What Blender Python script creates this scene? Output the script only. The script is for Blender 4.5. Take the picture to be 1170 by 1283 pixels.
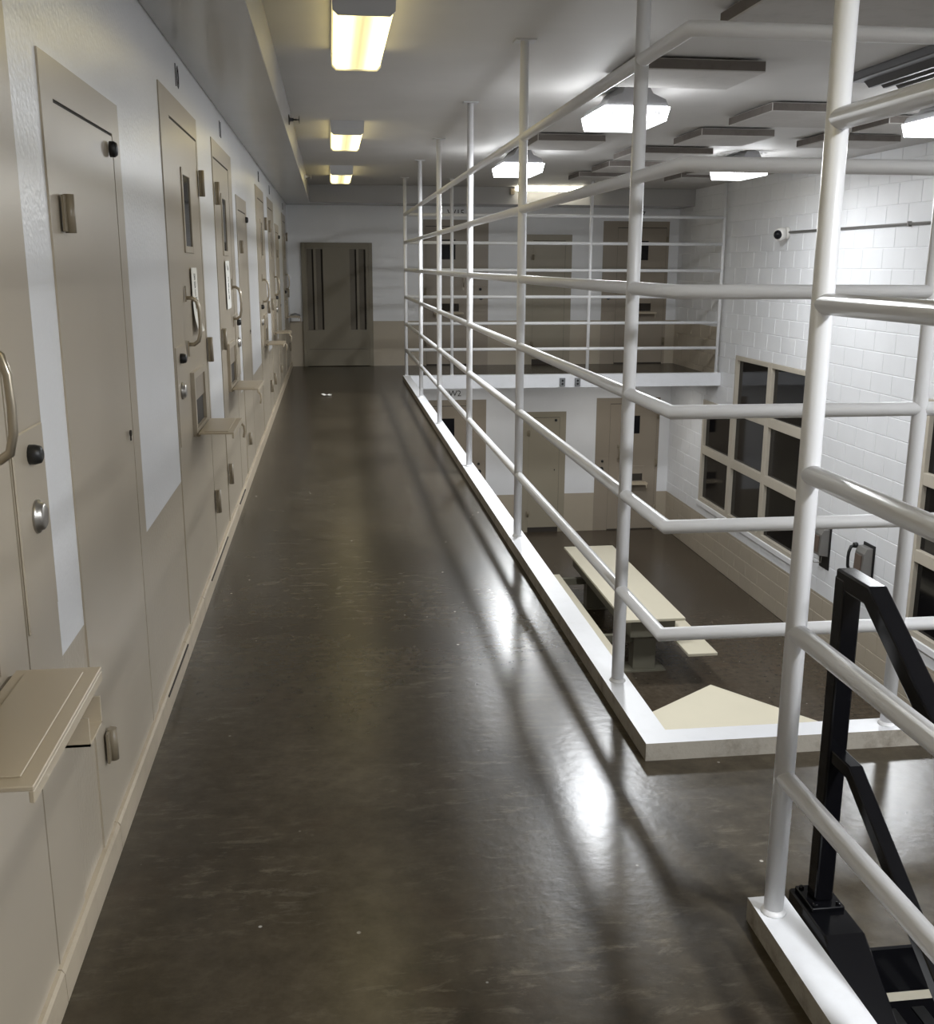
import bpy, bmesh, math, random
from mathutils import Vector, Matrix

# ------------------------------------------------------------------ clear
for o in list(bpy.data.objects):
    bpy.data.objects.remove(o, do_unlink=True)
S = bpy.context.scene
COL = S.collection
random.seed(7)

# ------------------------------------------------------------------ camera
F_PX, W_PX, H_PX = 1300.5, 1170.0, 1283.0
CAM = Vector((0.638, 0.0, 1.6))
yaw, pitch, roll = math.radians(7.4044), math.radians(-13.4214), math.radians(0.2049)
fw = Vector((math.sin(yaw) * math.cos(pitch), math.cos(yaw) * math.cos(pitch), math.sin(pitch)))
rt0 = Vector((math.cos(yaw), -math.sin(yaw), 0))
up0 = rt0.cross(fw)
rt = rt0 * math.cos(roll) + up0 * math.sin(roll)
up = -rt0 * math.sin(roll) + up0 * math.cos(roll)
cd = bpy.data.cameras.new('camera')
cam = bpy.data.objects.new('camera', cd)
COL.objects.link(cam)
cam.matrix_world = Matrix(((rt.x, up.x, -fw.x, CAM.x), (rt.y, up.y, -fw.y, CAM.y), (rt.z, up.z, -fw.z, CAM.z), (0, 0, 0, 1)))
cd.sensor_fit = 'VERTICAL'
cd.sensor_height = 24.0
cd.lens = F_PX / H_PX * 24.0
cd.clip_start = 0.02
S.camera = cam

# ------------------------------------------------------------------ world, exposure, lamp strengths
w = bpy.data.worlds.new('world')
S.world = w
w.use_nodes = True
w.node_tree.nodes['Background'].inputs[0].default_value = (0.02, 0.02, 0.02, 1)
w.node_tree.nodes['Background'].inputs[1].default_value = 0.3
S.view_settings.view_transform = 'Standard'
S.view_settings.look = 'None'
S.view_settings.gamma = 1.0
S.view_settings.use_curve_mapping = False
S.view_settings.exposure = 0.66
S.cycles.use_denoising = True
S.cycles.denoising_prefilter = 'ACCURATE'
S.cycles.sample_clamp_indirect = 6.0
S.cycles.blur_glossy = 0.6
S.cycles.max_bounces = 10
S.cycles.diffuse_bounces = 6
DAY_W = 60.0      # watts of each dayroom lamp, cool white
DAY_COL = (0.94, 0.97, 1.0)
COR_L = 3.4       # corridor wraparound fixtures, warm
STRIP_L = 16.0

# ------------------------------------------------------------------ key dimensions (metres)
ZC = 2.742            # ceiling
ZL = -2.855           # lower floor
YE = 16.915           # end wall
XR = 6.3              # right wall face
YB = -3.5             # wall behind the camera
XPOST = 1.684         # line of the long railing
CX0, CX1 = 1.634, 1.730   # long curb
CY0, CY1 = 3.053, 3.149   # front curb
FY0, FY1 = 14.70, 14.80   # far curb
YCOR = 3.105
ZK = 0.062            # curb height
RAILS = [2.26, 1.89, 1.521, 1.154, 0.786, 0.423]
ZSOF = 2.488

# ------------------------------------------------------------------ materials
def newmat(name):
    m = bpy.data.materials.new(name)
    m.use_nodes = True
    nt = m.node_tree
    b = nt.nodes['Principled BSDF']
    return m, nt, b

def N(nt, t, **kw):
    n = nt.nodes.new(t)
    for k, v in kw.items():
        setattr(n, k, v)
    return n

def pos(nt):
    return N(nt, 'ShaderNodeNewGeometry').outputs['Position']

def noise(nt, scale, detail=4, rough=0.55, vec=None, dist=0.0):
    n = N(nt, 'ShaderNodeTexNoise')
    n.inputs['Scale'].default_value = scale
    n.inputs['Detail'].default_value = detail
    n.inputs['Roughness'].default_value = rough
    n.inputs['Distortion'].default_value = dist
    nt.links.new(vec if vec is not None else pos(nt), n.inputs['Vector'])
    return n.outputs['Fac']

def ramp(nt, fac, stops):
    r = N(nt, 'ShaderNodeValToRGB')
    els = r.color_ramp.elements
    while len(els) < len(stops):
        els.new(0.5)
    for e, (p, c) in zip(els, stops):
        e.position = p
        e.color = (c, c, c, 1) if isinstance(c, (int, float)) else (*c, 1)
    nt.links.new(fac, r.inputs['Fac'])
    return r.outputs['Color']

def mix(nt, fac, a, b, mode='MIX'):
    n = N(nt, 'ShaderNodeMix', data_type='RGBA', blend_type=mode)
    for k, v in ((0, fac), (6, a), (7, b)):
        if isinstance(v, (int, float)):
            n.inputs[k].default_value = v
        elif isinstance(v, tuple):
            n.inputs[k].default_value = (*v, 1)
        else:
            nt.links.new(v, n.inputs[k])
    return n.outputs[2]

def bump(nt, b, h, strength=0.1, dist=0.01):
    n = N(nt, 'ShaderNodeBump')
    n.inputs['Strength'].default_value = strength
    n.inputs['Distance'].default_value = dist
    nt.links.new(h, n.inputs['Height'])
    nt.links.new(n.outputs[0], b.inputs['Normal'])

def paint(name, col, rough=0.35, var=0.06, bscale=160, bstr=0.05, metal=0.0, grime=0.0, grimecol=(0.1, 0.08, 0.06)):
    m, nt, b = newmat(name)
    v = ramp(nt, noise(nt, 2.2, 3), [(0.25, 1.0 - var), (0.75, 1.0 + var * 0.3)])
    c = mix(nt, 1.0, col, v, 'MULTIPLY')
    if grime > 0:
        g = ramp(nt, noise(nt, 9.0, 8, 0.7), [(0.5, 0.0), (0.72, grime)])
        c = mix(nt, g, c, grimecol)
    nt.links.new(c, b.inputs['Base Color'])
    b.inputs['Roughness'].default_value = rough
    b.inputs['Metallic'].default_value = metal
    if bstr >= 0.2:
        bump(nt, b, noise(nt, bscale, 2), bstr, 0.004)
    return m

WHITE = (0.78, 0.785, 0.80)
TAN = (0.42, 0.365, 0.285)

def wall_paint(name, rough=0.33, bscale=150, bstr=0.12, upper=True):
    """white above, tan wainscot below, on both storeys"""
    m, nt, b = newmat(name)
    sep = N(nt, 'ShaderNodeSeparateXYZ')
    nt.links.new(pos(nt), sep.inputs[0])
    z = sep.outputs['Z']
    def gt(v):
        n = N(nt, 'ShaderNodeMath', operation='GREATER_THAN')
        nt.links.new(z, n.inputs[0]); n.inputs[1].default_value = v
        return n.outputs[0]
    a = gt(0.712); bb = gt(-0.1); c = gt(-2.19)
    if not upper:      # block wall: the upper wainscot is painted only beside the far walkway
        ly = N(nt, 'ShaderNodeMath', operation='LESS_THAN'); nt.links.new(sep.outputs['Y'], ly.inputs[0]); ly.inputs[1].default_value = 14.84
        m1 = N(nt, 'ShaderNodeMath', operation='MULTIPLY'); nt.links.new(ly.outputs[0], m1.inputs[0]); nt.links.new(bb, m1.inputs[1])
        m2 = N(nt, 'ShaderNodeMath', operation='MAXIMUM'); nt.links.new(a, m2.inputs[0]); nt.links.new(m1.outputs[0], m2.inputs[1])
        a = m2.outputs[0]
    # white = a + c*(1-bb)
    inv = N(nt, 'ShaderNodeMath', operation='SUBTRACT'); inv.inputs[0].default_value = 1.0
    nt.links.new(bb, inv.inputs[1])
    mul = N(nt, 'ShaderNodeMath', operation='MULTIPLY')
    nt.links.new(c, mul.inputs[0]); nt.links.new(inv.outputs[0], mul.inputs[1])
    add = N(nt, 'ShaderNodeMath', operation='ADD', use_clamp=True)
    nt.links.new(a, add.inputs[0]); nt.links.new(mul.outputs[0], add.inputs[1])
    base = mix(nt, add.outputs[0], TAN, WHITE)
    v = ramp(nt, noise(nt, 1.6, 4), [(0.25, 0.93), (0.75, 1.02)])
    base = mix(nt, 1.0, base, v, 'MULTIPLY')
    nt.links.new(base, b.inputs['Base Color'])
    b.inputs['Roughness'].default_value = rough
    if bstr > 0: bump(nt, b, noise(nt, bscale, 1), bstr, 0.004)
    return m

def floor_mat(name, c1, c2, scuff, r0=0.245, r1=0.268):
    m, nt, b = newmat(name)
    big = noise(nt, 0.9, 5, 0.6, dist=0.6)
    c = mix(nt, ramp(nt, big, [(0.3, 0.0), (0.7, 1.0)]), c1, c2)
    fine = ramp(nt, noise(nt, 14, 8, 0.7), [(0.28, 0.62), (0.75, 1.3)])
    c = mix(nt, 1.0, c, fine, 'MULTIPLY')
    red = ramp(nt, noise(nt, 3.1, 3), [(0.55, 0.0), (0.75, 0.35)])
    c = mix(nt, red, c, (c1[0] * 1.35, c1[1] * 1.02, c1[2] * 0.9))
    # worn pale scuffs, strung across the walking direction
    mp = N(nt, 'ShaderNodeMapping')
    mp.inputs['Scale'].default_value = (2.2, 7.0, 1)
    mp.inputs['Rotation'].default_value = (0, 0, 0.25)
    nt.links.new(pos(nt), mp.inputs['Vector'])
    sc = noise(nt, 3.4, 10, 0.75, mp.outputs[0], 0.4)
    msk = noise(nt, 1.1, 3)
    s1 = ramp(nt, sc, [(0.53, 0.0), (0.70, 0.55)])
    s2 = ramp(nt, msk, [(0.42, 0.0), (0.6, 1.0)])
    smask = mix(nt, 1.0, s1, s2, 'MULTIPLY')
    c = mix(nt, smask, c, scuff)
    # paint specks
    vo = N(nt, 'ShaderNodeTexVoronoi'); vo.inputs['Scale'].default_value = 10.0
    nt.links.new(pos(nt), vo.inputs['Vector'])
    sp = ramp(nt, vo.outputs['Distance'], [(0.045, 1.0), (0.065, 0.0)])
    spm = ramp(nt, noise(nt, 1.9, 2), [(0.52, 0.0), (0.58, 1.0)])
    c = mix(nt, mix(nt, 1.0, sp, spm, 'MULTIPLY'), c, (0.5, 0.47, 0.42))
    nt.links.new(c, b.inputs['Base Color'])
    rr = ramp(nt, noise(nt, 2.4, 6, 0.65, dist=0.5), [(0.3, r0), (0.72, r1)])
    nt.links.new(rr, b.inputs['Roughness'])
    h = mix(nt, 0.5, noise(nt, 6, 3, 0.6), noise(nt, 30, 2, 0.5))
    b.inputs['Specular IOR Level'].default_value = 0.28
    bump(nt, b, h, 0.10, 0.01)
    return m

def emit(name, col, strength, diffcol=(0.8, 0.8, 0.8)):
    m, nt, b = newmat(name)
    b.inputs['Base Color'].default_value = (*diffcol, 1)
    b.inputs['Emission Color'].default_value = (*col, 1)
    b.inputs['Emission Strength'].default_value = strength
    return m

def tube_emit(name, xc, half, col, strength):
    """diffuser over two lamps: two bright tubes with a dimmer strip between them"""
    m, nt, b = newmat(name)
    b.inputs['Base Color'].default_value = (0.8, 0.78, 0.7, 1)
    sep = N(nt, 'ShaderNodeSeparateXYZ'); nt.links.new(pos(nt), sep.inputs[0])
    s = N(nt, 'ShaderNodeMath', operation='SUBTRACT'); nt.links.new(sep.outputs['X'], s.inputs[0]); s.inputs[1].default_value = xc
    a = N(nt, 'ShaderNodeMath', operation='ABSOLUTE'); nt.links.new(s.outputs[0], a.inputs[0])
    d = N(nt, 'ShaderNodeMath', operation='DIVIDE'); nt.links.new(a.outputs[0], d.inputs[0]); d.inputs[1].default_value = half
    c = ramp(nt, d.outputs[0], [(0.0, 0.15), (0.22, 0.24), (0.52, 0.66), (0.82, 0.66), (1.0, 0.5)])
    e = mix(nt, 1.0, c, col, 'MULTIPLY')
    nt.links.new(e, b.inputs['Emission Color'])
    b.inputs['Emission Strength'].default_value = strength
    return m

M = {}
M['wall'] = wall_paint('wall_paint', 0.285, 60, 0.32)
M['block'] = wall_paint('block_paint', 0.36, 60, 0.0, upper=False)
M['white'] = paint('white_enamel', (0.80, 0.80, 0.81), 0.29, 0.03, 120, 0.03)
M['curbwhite'] = paint('curb_white_paint', (0.80, 0.81, 0.84), 0.38, 0.04, 60, 0.08, grime=0.12, grimecol=(0.4, 0.38, 0.35))
M['concrete'] = paint('raw_concrete', (0.36, 0.33, 0.28), 0.8, 0.25, 70, 0.35, grime=0.75, grimecol=(0.12, 0.10, 0.075))
M['ceiling'] = paint('ceiling_paint', (0.58, 0.565, 0.55), 0.6, 0.05, 55, 0.0)
M['soffit'] = paint('soffit_enamel', (0.40, 0.39, 0.38), 0.22, 0.04, 40, 0.02)
M['tan'] = paint('tan_enamel', TAN, 0.30, 0.05, 110, 0.05)
M['tan_far'] = paint('tan_enamel_brown', (0.30, 0.255, 0.20), 0.36, 0.06, 110, 0.05)
M['tan_green'] = paint('tan_enamel_olive', (0.30, 0.265, 0.20), 0.38, 0.05, 110, 0.04)
M['enddoor'] = paint('end_door_enamel', (0.20, 0.175, 0.125), 0.4, 0.06, 110, 0.0)
M['enddoor_dark'] = paint('end_door_shade', (0.13, 0.11, 0.08), 0.5, 0.06, 110, 0.0)  # darker door enamel: the shade inside the slot recesses is put into this colour
M['trayTan'] = paint('tray_enamel', (0.50, 0.425, 0.315), 0.38, 0.06, 90, 0.05)
M['base'] = paint('baseboard_enamel', (0.46, 0.39, 0.29), 0.45, 0.12, 60, 0.15, grime=0.35, grimecol=(0.2, 0.15, 0.1))
M['gap'] = paint('dark_gap', (0.035, 0.028, 0.022), 0.8, 0.0, 50, 0)
M['glassdark'] = paint('dark_vision_glass', (0.012, 0.012, 0.014), 0.08, 0.0, 50, 0)
M['steel'] = paint('worn_steel', (0.45, 0.43, 0.40), 0.32, 0.1, 80, 0.04, metal=0.9)
M['brass'] = paint('old_nickel_pull', (0.42, 0.37, 0.29), 0.30, 0.1, 80, 0.03, metal=0.85)
M['blackmetal'] = paint('black_enamel', (0.004, 0.004, 0.005), 0.13, 0.0, 140, 0.04)
M['blackmatte'] = paint('black_plastic', (0.012, 0.012, 0.012), 0.45, 0.0, 90, 0.03)
M['hinge'] = paint('hinge_bronze_paint', (0.24, 0.20, 0.14), 0.38, 0.1, 90, 0.05)
M['paper'] = paint('paper', (0.80, 0.79, 0.74), 0.7, 0.02, 60, 0.0)
M['ink'] = paint('ink', (0.05, 0.05, 0.05), 0.7, 0.0, 60, 0.0)
M['stencil'] = paint('stencil_black', (0.03, 0.028, 0.03), 0.5, 0.0, 60, 0.0)
M['floor'] = floor_mat('polished_concrete', (0.041, 0.032, 0.020), (0.088, 0.072, 0.049), (0.24, 0.205, 0.155))
M['floorlow'] = floor_mat('lower_concrete', (0.055, 0.042, 0.028), (0.078, 0.062, 0.044), (0.15, 0.12, 0.09), 0.24, 0.268)
M['panelac'] = paint('acoustic_fibre', (0.50, 0.48, 0.46), 0.95, 0.08, 30, 0.4, grime=0.15, grimecol=(0.16, 0.14, 0.125))
M['paneledge'] = paint('acoustic_fibre_edge', (0.17, 0.15, 0.135), 0.95, 0.25, 30, 0.4, grime=0.6, grimecol=(0.09, 0.075, 0.065))
M['greyhouse'] = paint('grey_housing', (0.30, 0.30, 0.31), 0.4, 0.03, 80, 0.0)
M['housewhite'] = paint('fixture_white', (0.55, 0.55, 0.56), 0.4, 0.02, 80, 0.0)
M['ventdark'] = paint('vent_metal', (0.10, 0.10, 0.105), 0.35, 0.05, 80, 0.0, metal=0.3)
M['tabletop'] = paint('table_cream_enamel', (0.62, 0.57, 0.44), 0.42, 0.05, 90, 0.04)
M['tablebase'] = paint('table_base_enamel', (0.17, 0.16, 0.12), 0.45, 0.06, 90, 0.04)
M['phonegrey'] = paint('phone_steel', (0.24, 0.23, 0.215), 0.38, 0.08, 80, 0.03, metal=0.5)
M['phonebrown'] = paint('phone_face', (0.13, 0.095, 0.075), 0.45, 0.05, 80, 0.0)
M['camwhite'] = paint('camera_white', (0.78, 0.76, 0.72), 0.35, 0.02, 80, 0.0)
M['winframe'] = paint('window_frame_enamel', (0.50, 0.45, 0.37), 0.4, 0.06, 90, 0.05)
M['pane'] = paint('black_window_pane', (0.006, 0.0055, 0.006), 0.06, 0.0, 50, 0)
M['junction'] = paint('junction_grey', (0.20, 0.205, 0.21), 0.4, 0.03, 60, 0)
M['corlight'] = tube_emit('corridor_diffuser', 0.815, 0.12, (1.0, 0.83, 0.36), COR_L)
M['daylight'] = emit('dayroom_diffuser', DAY_COL, 2.5)
M['dayside'] = emit('dayroom_diffuser_side', DAY_COL, 13.0)
M['daylight'].cycles.emission_sampling = 'NONE'
M['blackmetal'].node_tree.nodes['Principled BSDF'].inputs['Specular IOR Level'].default_value = 0.3
M['glassdark'].node_tree.nodes['Principled BSDF'].inputs['Specular IOR Level'].default_value = 0.2
M['pane'].node_tree.nodes['Principled BSDF'].inputs['Specular IOR Level'].default_value = 0.3
M['striplight'] = emit('strip_lens', (1.0, 0.95, 0.78), STRIP_L)

# ------------------------------------------------------------------ mesh builder
class MB:
    def __init__(self, T=None):
        self.v = []; self.f = []; self.mi = []; self.sm = []
        self.T = T
    def p(self, x, y, z):
        self.v.append(self.T(x, y, z) if self.T else Vector((x, y, z)))
        return len(self.v) - 1
    def face(self, idx, m=0, s=False):
        self.f.append(idx); self.mi.append(m); self.sm.append(s)
    def box(self, x0, x1, y0, y1, z0, z1, m=0, top=None, sides=None):
        i = [self.p(x, y, z) for z in (z0, z1) for y in (y0, y1) for x in (x0, x1)]
        fs = {'z0': (0, 2, 3, 1), 'z1': (4, 5, 7, 6), 'y0': (0, 1, 5, 4), 'y1': (2, 6, 7, 3), 'x0': (0, 4, 6, 2), 'x1': (1, 3, 7, 5)}
        for k, f in fs.items():
            mm = m
            if sides and k in sides: mm = sides[k]
            self.face([i[j] for j in f], mm)
        return self
    def ring(self, c, a, b, r, n):
        return [self.p(*(c + a * (r * math.cos(t)) + b * (r * math.sin(t)))) for t in (2 * math.pi * k / n for k in range(n))]
    def tube(self, pts, r, n=12, m=0, caps=True, square=False):
        pts = [Vector(q) for q in pts]
        rings = []
        ref = None
        for i, q in enumerate(pts):
            d0 = (q - pts[i - 1]).normalized() if i else None
            d1 = (pts[i + 1] - q).normalized() if i < len(pts) - 1 else None
            t = d1 if d0 is None else d0 if d1 is None else (d0 + d1).normalized()
            if ref is None:
                ref = Vector((0, 0, 1)) if abs(t.z) < 0.9 else Vector((0, 1, 0))
                a = t.cross(ref).normalized()
            else:
                a = (a - t * a.dot(t)).normalized()
            b = t.cross(a).normalized()
            if d0 is not None and d1 is not None and abs(d0.dot(d1)) < 0.9999:
                # mitre: stretch in the bend plane
                k = 1.0 / max(0.3, math.sqrt((1 + d0.dot(d1)) / 2))
                bd = (d1 - d0).normalized()
            else:
                k, bd = 1.0, None
            ring = []
            for j in range(n):
                ang = 2 * math.pi * (j + (0.5 if square else 0)) / n
                rr = r * (math.sqrt(2) if square else 1)
                o = a * (rr * math.cos(ang)) + b * (rr * math.sin(ang))
                if bd is not None:
                    o = o + bd * (o.dot(bd) * (k - 1))
                ring.append(self.p(*(q + o)))
            rings.append(ring)
        for A, B in zip(rings, rings[1:]):
            for j in range(n):
                self.face([A[j], A[(j + 1) % n], B[(j + 1) % n], B[j]], m, not square)
        if caps:
            self.face(list(reversed(rings[0])), m); self.face(rings[-1], m)
        return self
    def lathe(self, c, axis, prof, n=20, m=0):
        """prof: list of (distance along axis, radius)"""
        c = Vector(c); t = Vector(axis).normalized()
        ref = Vector((0, 0, 1)) if abs(t.z) < 0.9 else Vector((0, 1, 0))
        a = t.cross(ref).normalized(); b = t.cross(a)
        rings = [self.ring(c + t * h, a, b, max(r, 1e-4), n) for h, r in prof]
        for A, B in zip(rings, rings[1:]):
            for j in range(n):
                self.face([A[j], A[(j + 1) % n], B[(j + 1) % n], B[j]], m, True)
        self.face(list(reversed(rings[0])), m); self.face(rings[-1], m)
        return self
    def prism(self, poly, axis, a0, a1, m=0):
        """poly in the two other axes (in xyz order), extruded along axis"""
        def P(q, a):
            return {'x': (a, q[0], q[1]), 'y': (q[0], a, q[1]), 'z': (q[0], q[1], a)}[axis]
        A = [self.p(*P(q, a0)) for q in poly]; B = [self.p(*P(q, a1)) for q in poly]
        n = len(poly)
        self.face(A, m); self.face(list(reversed(B)), m)
        for j in range(n):
            self.face([A[j], B[j], B[(j + 1) % n], A[(j + 1) % n]], m)
        return self
    def build(self, name, mats, parent=None, bevel=0.0, seg=1):
        me = bpy.data.meshes.new(name)
        off = Vector(parent['_o']) if parent is not None else Vector((0, 0, 0))
        me.from_pydata([tuple(q - off) for q in self.v], [], self.f)
        if not isinstance(mats, (list, tuple)): mats = [mats]
        for mt in mats: me.materials.append(mt)
        for pl, mi, s in zip(me.polygons, self.mi, self.sm):
            pl.material_index = mi; pl.use_smooth = s
        bm = bmesh.new(); bm.from_mesh(me)
        bmesh.ops.recalc_face_normals(bm, faces=bm.faces)
        if bevel > 0:
            es = [e for e in bm.edges if len(e.link_faces) == 2 and e.calc_face_angle(0) > 0.6]
            bmesh.ops.bevel(bm, geom=es, offset=bevel, segments=seg, profile=0.5, affect='EDGES', clamp_overlap=True)
        bm.to_mesh(me); bm.free(); me.update()
        o = bpy.data.objects.new(name, me)
        COL.objects.link(o)
        if parent is not None:
            o.parent = parent
        return o

def thing(name, loc, label=None, cat=None, group=None, kind=None):
    o = bpy.data.objects.new(name, None)
    o.empty_display_size = 0.1
    COL.objects.link(o)
    o.location = loc
    o['_o'] = tuple(loc)
    tag(o, label, cat, group, kind)
    return o

def sub(o, parent):
    """allow o (a mesh child of parent) to carry sub-parts"""
    o['_o'] = tuple(parent['_o'])
    return o

def tag(o, label=None, cat=None, group=None, kind=None):
    if label: o['label'] = label
    if cat: o['category'] = cat
    if group: o['group'] = group
    if kind: o['kind'] = kind
    return o

def text_mesh(name, txt, size, T, mat, parent, ux=1.0, depth=0.0015, align='CENTER'):
    """flat lettering; T maps (u along reading direction, out of the surface, z)"""
    c = bpy.data.curves.new(name, 'FONT')
    c.body = txt; c.size = size; c.align_x = align; c.align_y = 'CENTER'; c.extrude = depth
    c.resolution_u = 2
    to = bpy.data.objects.new(name + '_tmp', c); COL.objects.link(to)
    dg = bpy.context.evaluated_depsgraph_get()
    me = bpy.data.meshes.new_from_object(to.evaluated_get(dg))
    bpy.data.objects.remove(to, do_unlink=True)
    off = Vector(parent['_o']) if parent is not None else Vector((0, 0, 0))
    for v in me.vertices:
        v.co = T(v.co.x * ux, v.co.z + depth, v.co.y) - off
    me.materials.clear(); me.materials.append(mat)
    bm = bmesh.new(); bm.from_mesh(me); bmesh.ops.recalc_face_normals(bm, faces=bm.faces); bm.to_mesh(me); bm.free()
    o = bpy.data.objects.new(name, me); COL.objects.link(o)
    if parent is not None: o.parent = parent
    return o

# ================================================================== the setting
# ---- floors
b = MB()
b.box(0.0, CX0, YB, YE, -0.12, 0)                      # corridor
b.box(CX0, XR, 2.045, CY0, -0.12, 0)                   # landing before the opening
b.box(CX0, XR, FY1, YE, -0.12, 0)                      # far walkway
b.box(2.96, XR, YB, 2.045, -0.12, 0)                   # floor beyond the stair
b.box(CX0, 1.745, YB, 2.045, -0.12, 0)                 # strip under the stair curb
o = b.build('floor', M['floor']); tag(o, 'polished dark brown concrete floor of the upper walkway', kind='structure')
b = MB(); b.box(0, XR, YB, YE, ZL - 0.1, ZL)
o = b.build('floor', M['floorlow']); tag(o, 'dark reddish concrete floor of the lower dayroom', kind='structure')
# ---- ceiling and soffits
b = MB(); b.box(-0.15, XR + 0.3, YB, YE + 0.1, ZC, ZC + 0.1)
o = b.build('ceiling', M['ceiling']); tag(o, 'grey painted ceiling over walkway and dayroom', kind='structure')
b = MB(); b.box(0.0, 0.372, YB, 16.2, ZSOF, ZC)
o = b.build('trim_1', M['soffit'], bevel=0.004); tag(o, 'grey boxed soffit above the row of cell doors', kind='structure')
b = MB(); b.box(0.0, XR, 16.2, YE, ZSOF, ZC)
o = b.build('trim_2', M['soffit'], bevel=0.004); tag(o, 'boxed bulkhead across the top of the end wall', kind='structure')
# ---- walls
b = MB(); b.box(-0.15, 0.0, YB, YE, ZL, ZC)
o = b.build('wall_left', M['wall']); tag(o, 'white and tan painted wall holding the cell doors', kind='structure')
b = MB(); b.box(-0.15, XR + 0.3, YE, YE + 0.15, ZL, ZC)
o = b.build('wall_end', M['wall']); tag(o, 'white and tan end wall with doors on two storeys', kind='structure')
b = MB(); b.box(-0.15, XR + 0.3, YB - 0.15, YB, ZL, ZC)
o = b.build('wall_back', M['wall']); tag(o, 'painted wall behind the viewpoint', kind='structure')
# right wall: mortar bed with separate painted blocks
MX = XR + 0.005
b = MB()
b.box(MX, XR + 0.3, 15.32, YE, ZL, ZC); b.box(MX, XR + 0.3, 14.14, 15.32, ZL, -1.985); b.box(MX, XR + 0.3, 14.14, 15.32, -0.405, ZC)
b.box(MX, XR + 0.3, 11.76, 14.14, ZL, -1.985); b.box(MX, XR + 0.3, 11.76, 14.14, 0.365, ZC)
b.box(MX, XR + 0.3, 9.27, 11.76, ZL, ZC)
b.box(MX, XR + 0.3, 6.90, 9.27, ZL, -1.985); b.box(MX, XR + 0.3, 6.90, 9.27, 0.365, ZC)
b.box(MX, XR + 0.3, YB, 6.90, ZL, ZC)
wall_right = b.build('wall_right', M['block']); tag(wall_right, 'painted concrete block wall of the dayroom', kind='structure')
wall_right['_o'] = (0, 0, 0)
WIN = [  # stepped openings: (y0, y1, z0, z1)
    (14.14, 15.32, -1.985, -0.405), (11.76, 14.14, -1.985, 0.365),
    (6.90, 9.27, -1.985, 0.365)]
BH, BL, J = 0.2105, 0.421, 0.007
def chamfer_block(mb, y0, y1, z0, z1):
    c = 0.004
    a = [mb.p(MX + 0.01, y, z) for y, z in ((y0, z0), (y1, z0), (y1, z1), (y0, z1))]
    d = [mb.p(XR + c, y, z) for y, z in ((y0, z0), (y1, z0), (y1, z1), (y0, z1))]
    e = [mb.p(XR, y, z) for y, z in ((y0 + c, z0 + c), (y1 - c, z0 + c), (y1 - c, z1 - c), (y0 + c, z1 - c))]
    for A, B in ((a, d), (d, e)):
        for j in range(4): mb.face([A[j], A[(j + 1) % 4], B[(j + 1) % 4], B[j]])
    mb.face(e)
blocks = []
nz = int((ZC - ZL) / BH) + 1
for r in range(nz):
    z0 = ZL + r * BH; z1 = min(z0 + BH, ZC)
    if z1 - z0 < 0.05: continue
    k = -1
    while True:
        y0 = YE - (k + 1) * BL - (0.5 * BL if r % 2 else 0); y1 = y0 + BL; k += 1
        if y0 > YE: continue
        if y1 < YB: break
        segs = [(max(y0, YB), min(y1, YE))]
        zz0, zz1 = z0, z1
        for wy0, wy1, wz0, wz1 in WIN:
            ov = min(zz1, wz1) - max(zz0, wz0)
            if ov <= 0: continue
            if ov < 0.11:          # shallow overlap: cut the block in height where it meets the opening
                hit = any(s1 > wy0 and s0 < wy1 for s0, s1 in segs)
                if hit:
                    if wz1 < zz1 and wz1 > zz0: zz0 = wz1
                    elif wz0 > zz0: zz1 = wz0
                continue
            ns = []
            for s0, s1 in segs:
                if s1 <= wy0 or s0 >= wy1: ns.append((s0, s1)); continue
                if s0 < wy0: ns.append((s0, wy0))
                if s1 > wy1: ns.append((wy1, s1))
            segs = ns
        for s0, s1 in segs:
            if s1 - s0 > 0.05: blocks.append((s0 + J / 2, s1 - J / 2, zz0 + J / 2, zz1 - J / 2))
def score(q):
    y = (q[0] + q[1]) / 2; z = (q[2] + q[3]) / 2
    v = Vector((XR, y, z)) - CAM
    d = v.dot(fw)
    if d <= 0: return -1
    u = v.dot(rt) / d * F_PX + W_PX / 2; vv = H_PX / 2 - v.dot(up) / d * F_PX
    if u > W_PX + 15 or u < 0 or vv < 0 or vv > H_PX or y > 15.6: return -1
    return 1.0 / (d * d)
blocks.sort(key=score, reverse=True)
cache = {}
stuff = MB()
cnt = 0
for q in blocks:
    if score(q) > 0 and cnt < 298:
        key = (round(q[1] - q[0], 3), round(q[3] - q[2], 3))
        if key not in cache:
            mb = MB(); chamfer_block(mb, 0, q[1] - q[0], 0, q[3] - q[2])
            oo = mb.build('block', M['block']); cache[key] = oo.data
        else:
            oo = bpy.data.objects.new('block', cache[key]); COL.objects.link(oo)
        oo.location = (0, q[0], q[2]); oo.parent = wall_right
        cnt += 1
    else:
        chamfer_block(stuff, *q)
oo = stuff.build('blockwork', M['block'], wall_right); tag(oo, kind='stuff')

# ---- curbs (white top, bare concrete towards the walkway)
def curb(name, x0, x1, y0, y1, sides, label, zb=0.0):
    mb = MB(); mb.box(x0, x1, y0, y1, zb, ZK, 0, sides=sides)
    oo = mb.build(name, [M['curbwhite'], M['concrete']])
    return tag(oo, label, kind='structure')
curb('trim_3', CX0, CX1, CY0, FY1, {'x0': 1, 'y0': 1}, 'long white topped concrete curb under the walkway railing', -0.12)
curb('trim_4', CX1, XR, CY0, CY1, {'y0': 1}, 'white topped concrete curb at the near end of the opening', -0.12)
curb('trim_5', CX1, XR, FY0, FY1, {'y1': 1}, 'white curb and slab edge along the far walkway', -0.125)
curb('trim_6', CX0, CX1, YB, 2.192, {'x0': 1, 'y1': 1}, 'white topped concrete curb beside the black stair', 0.0)

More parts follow.
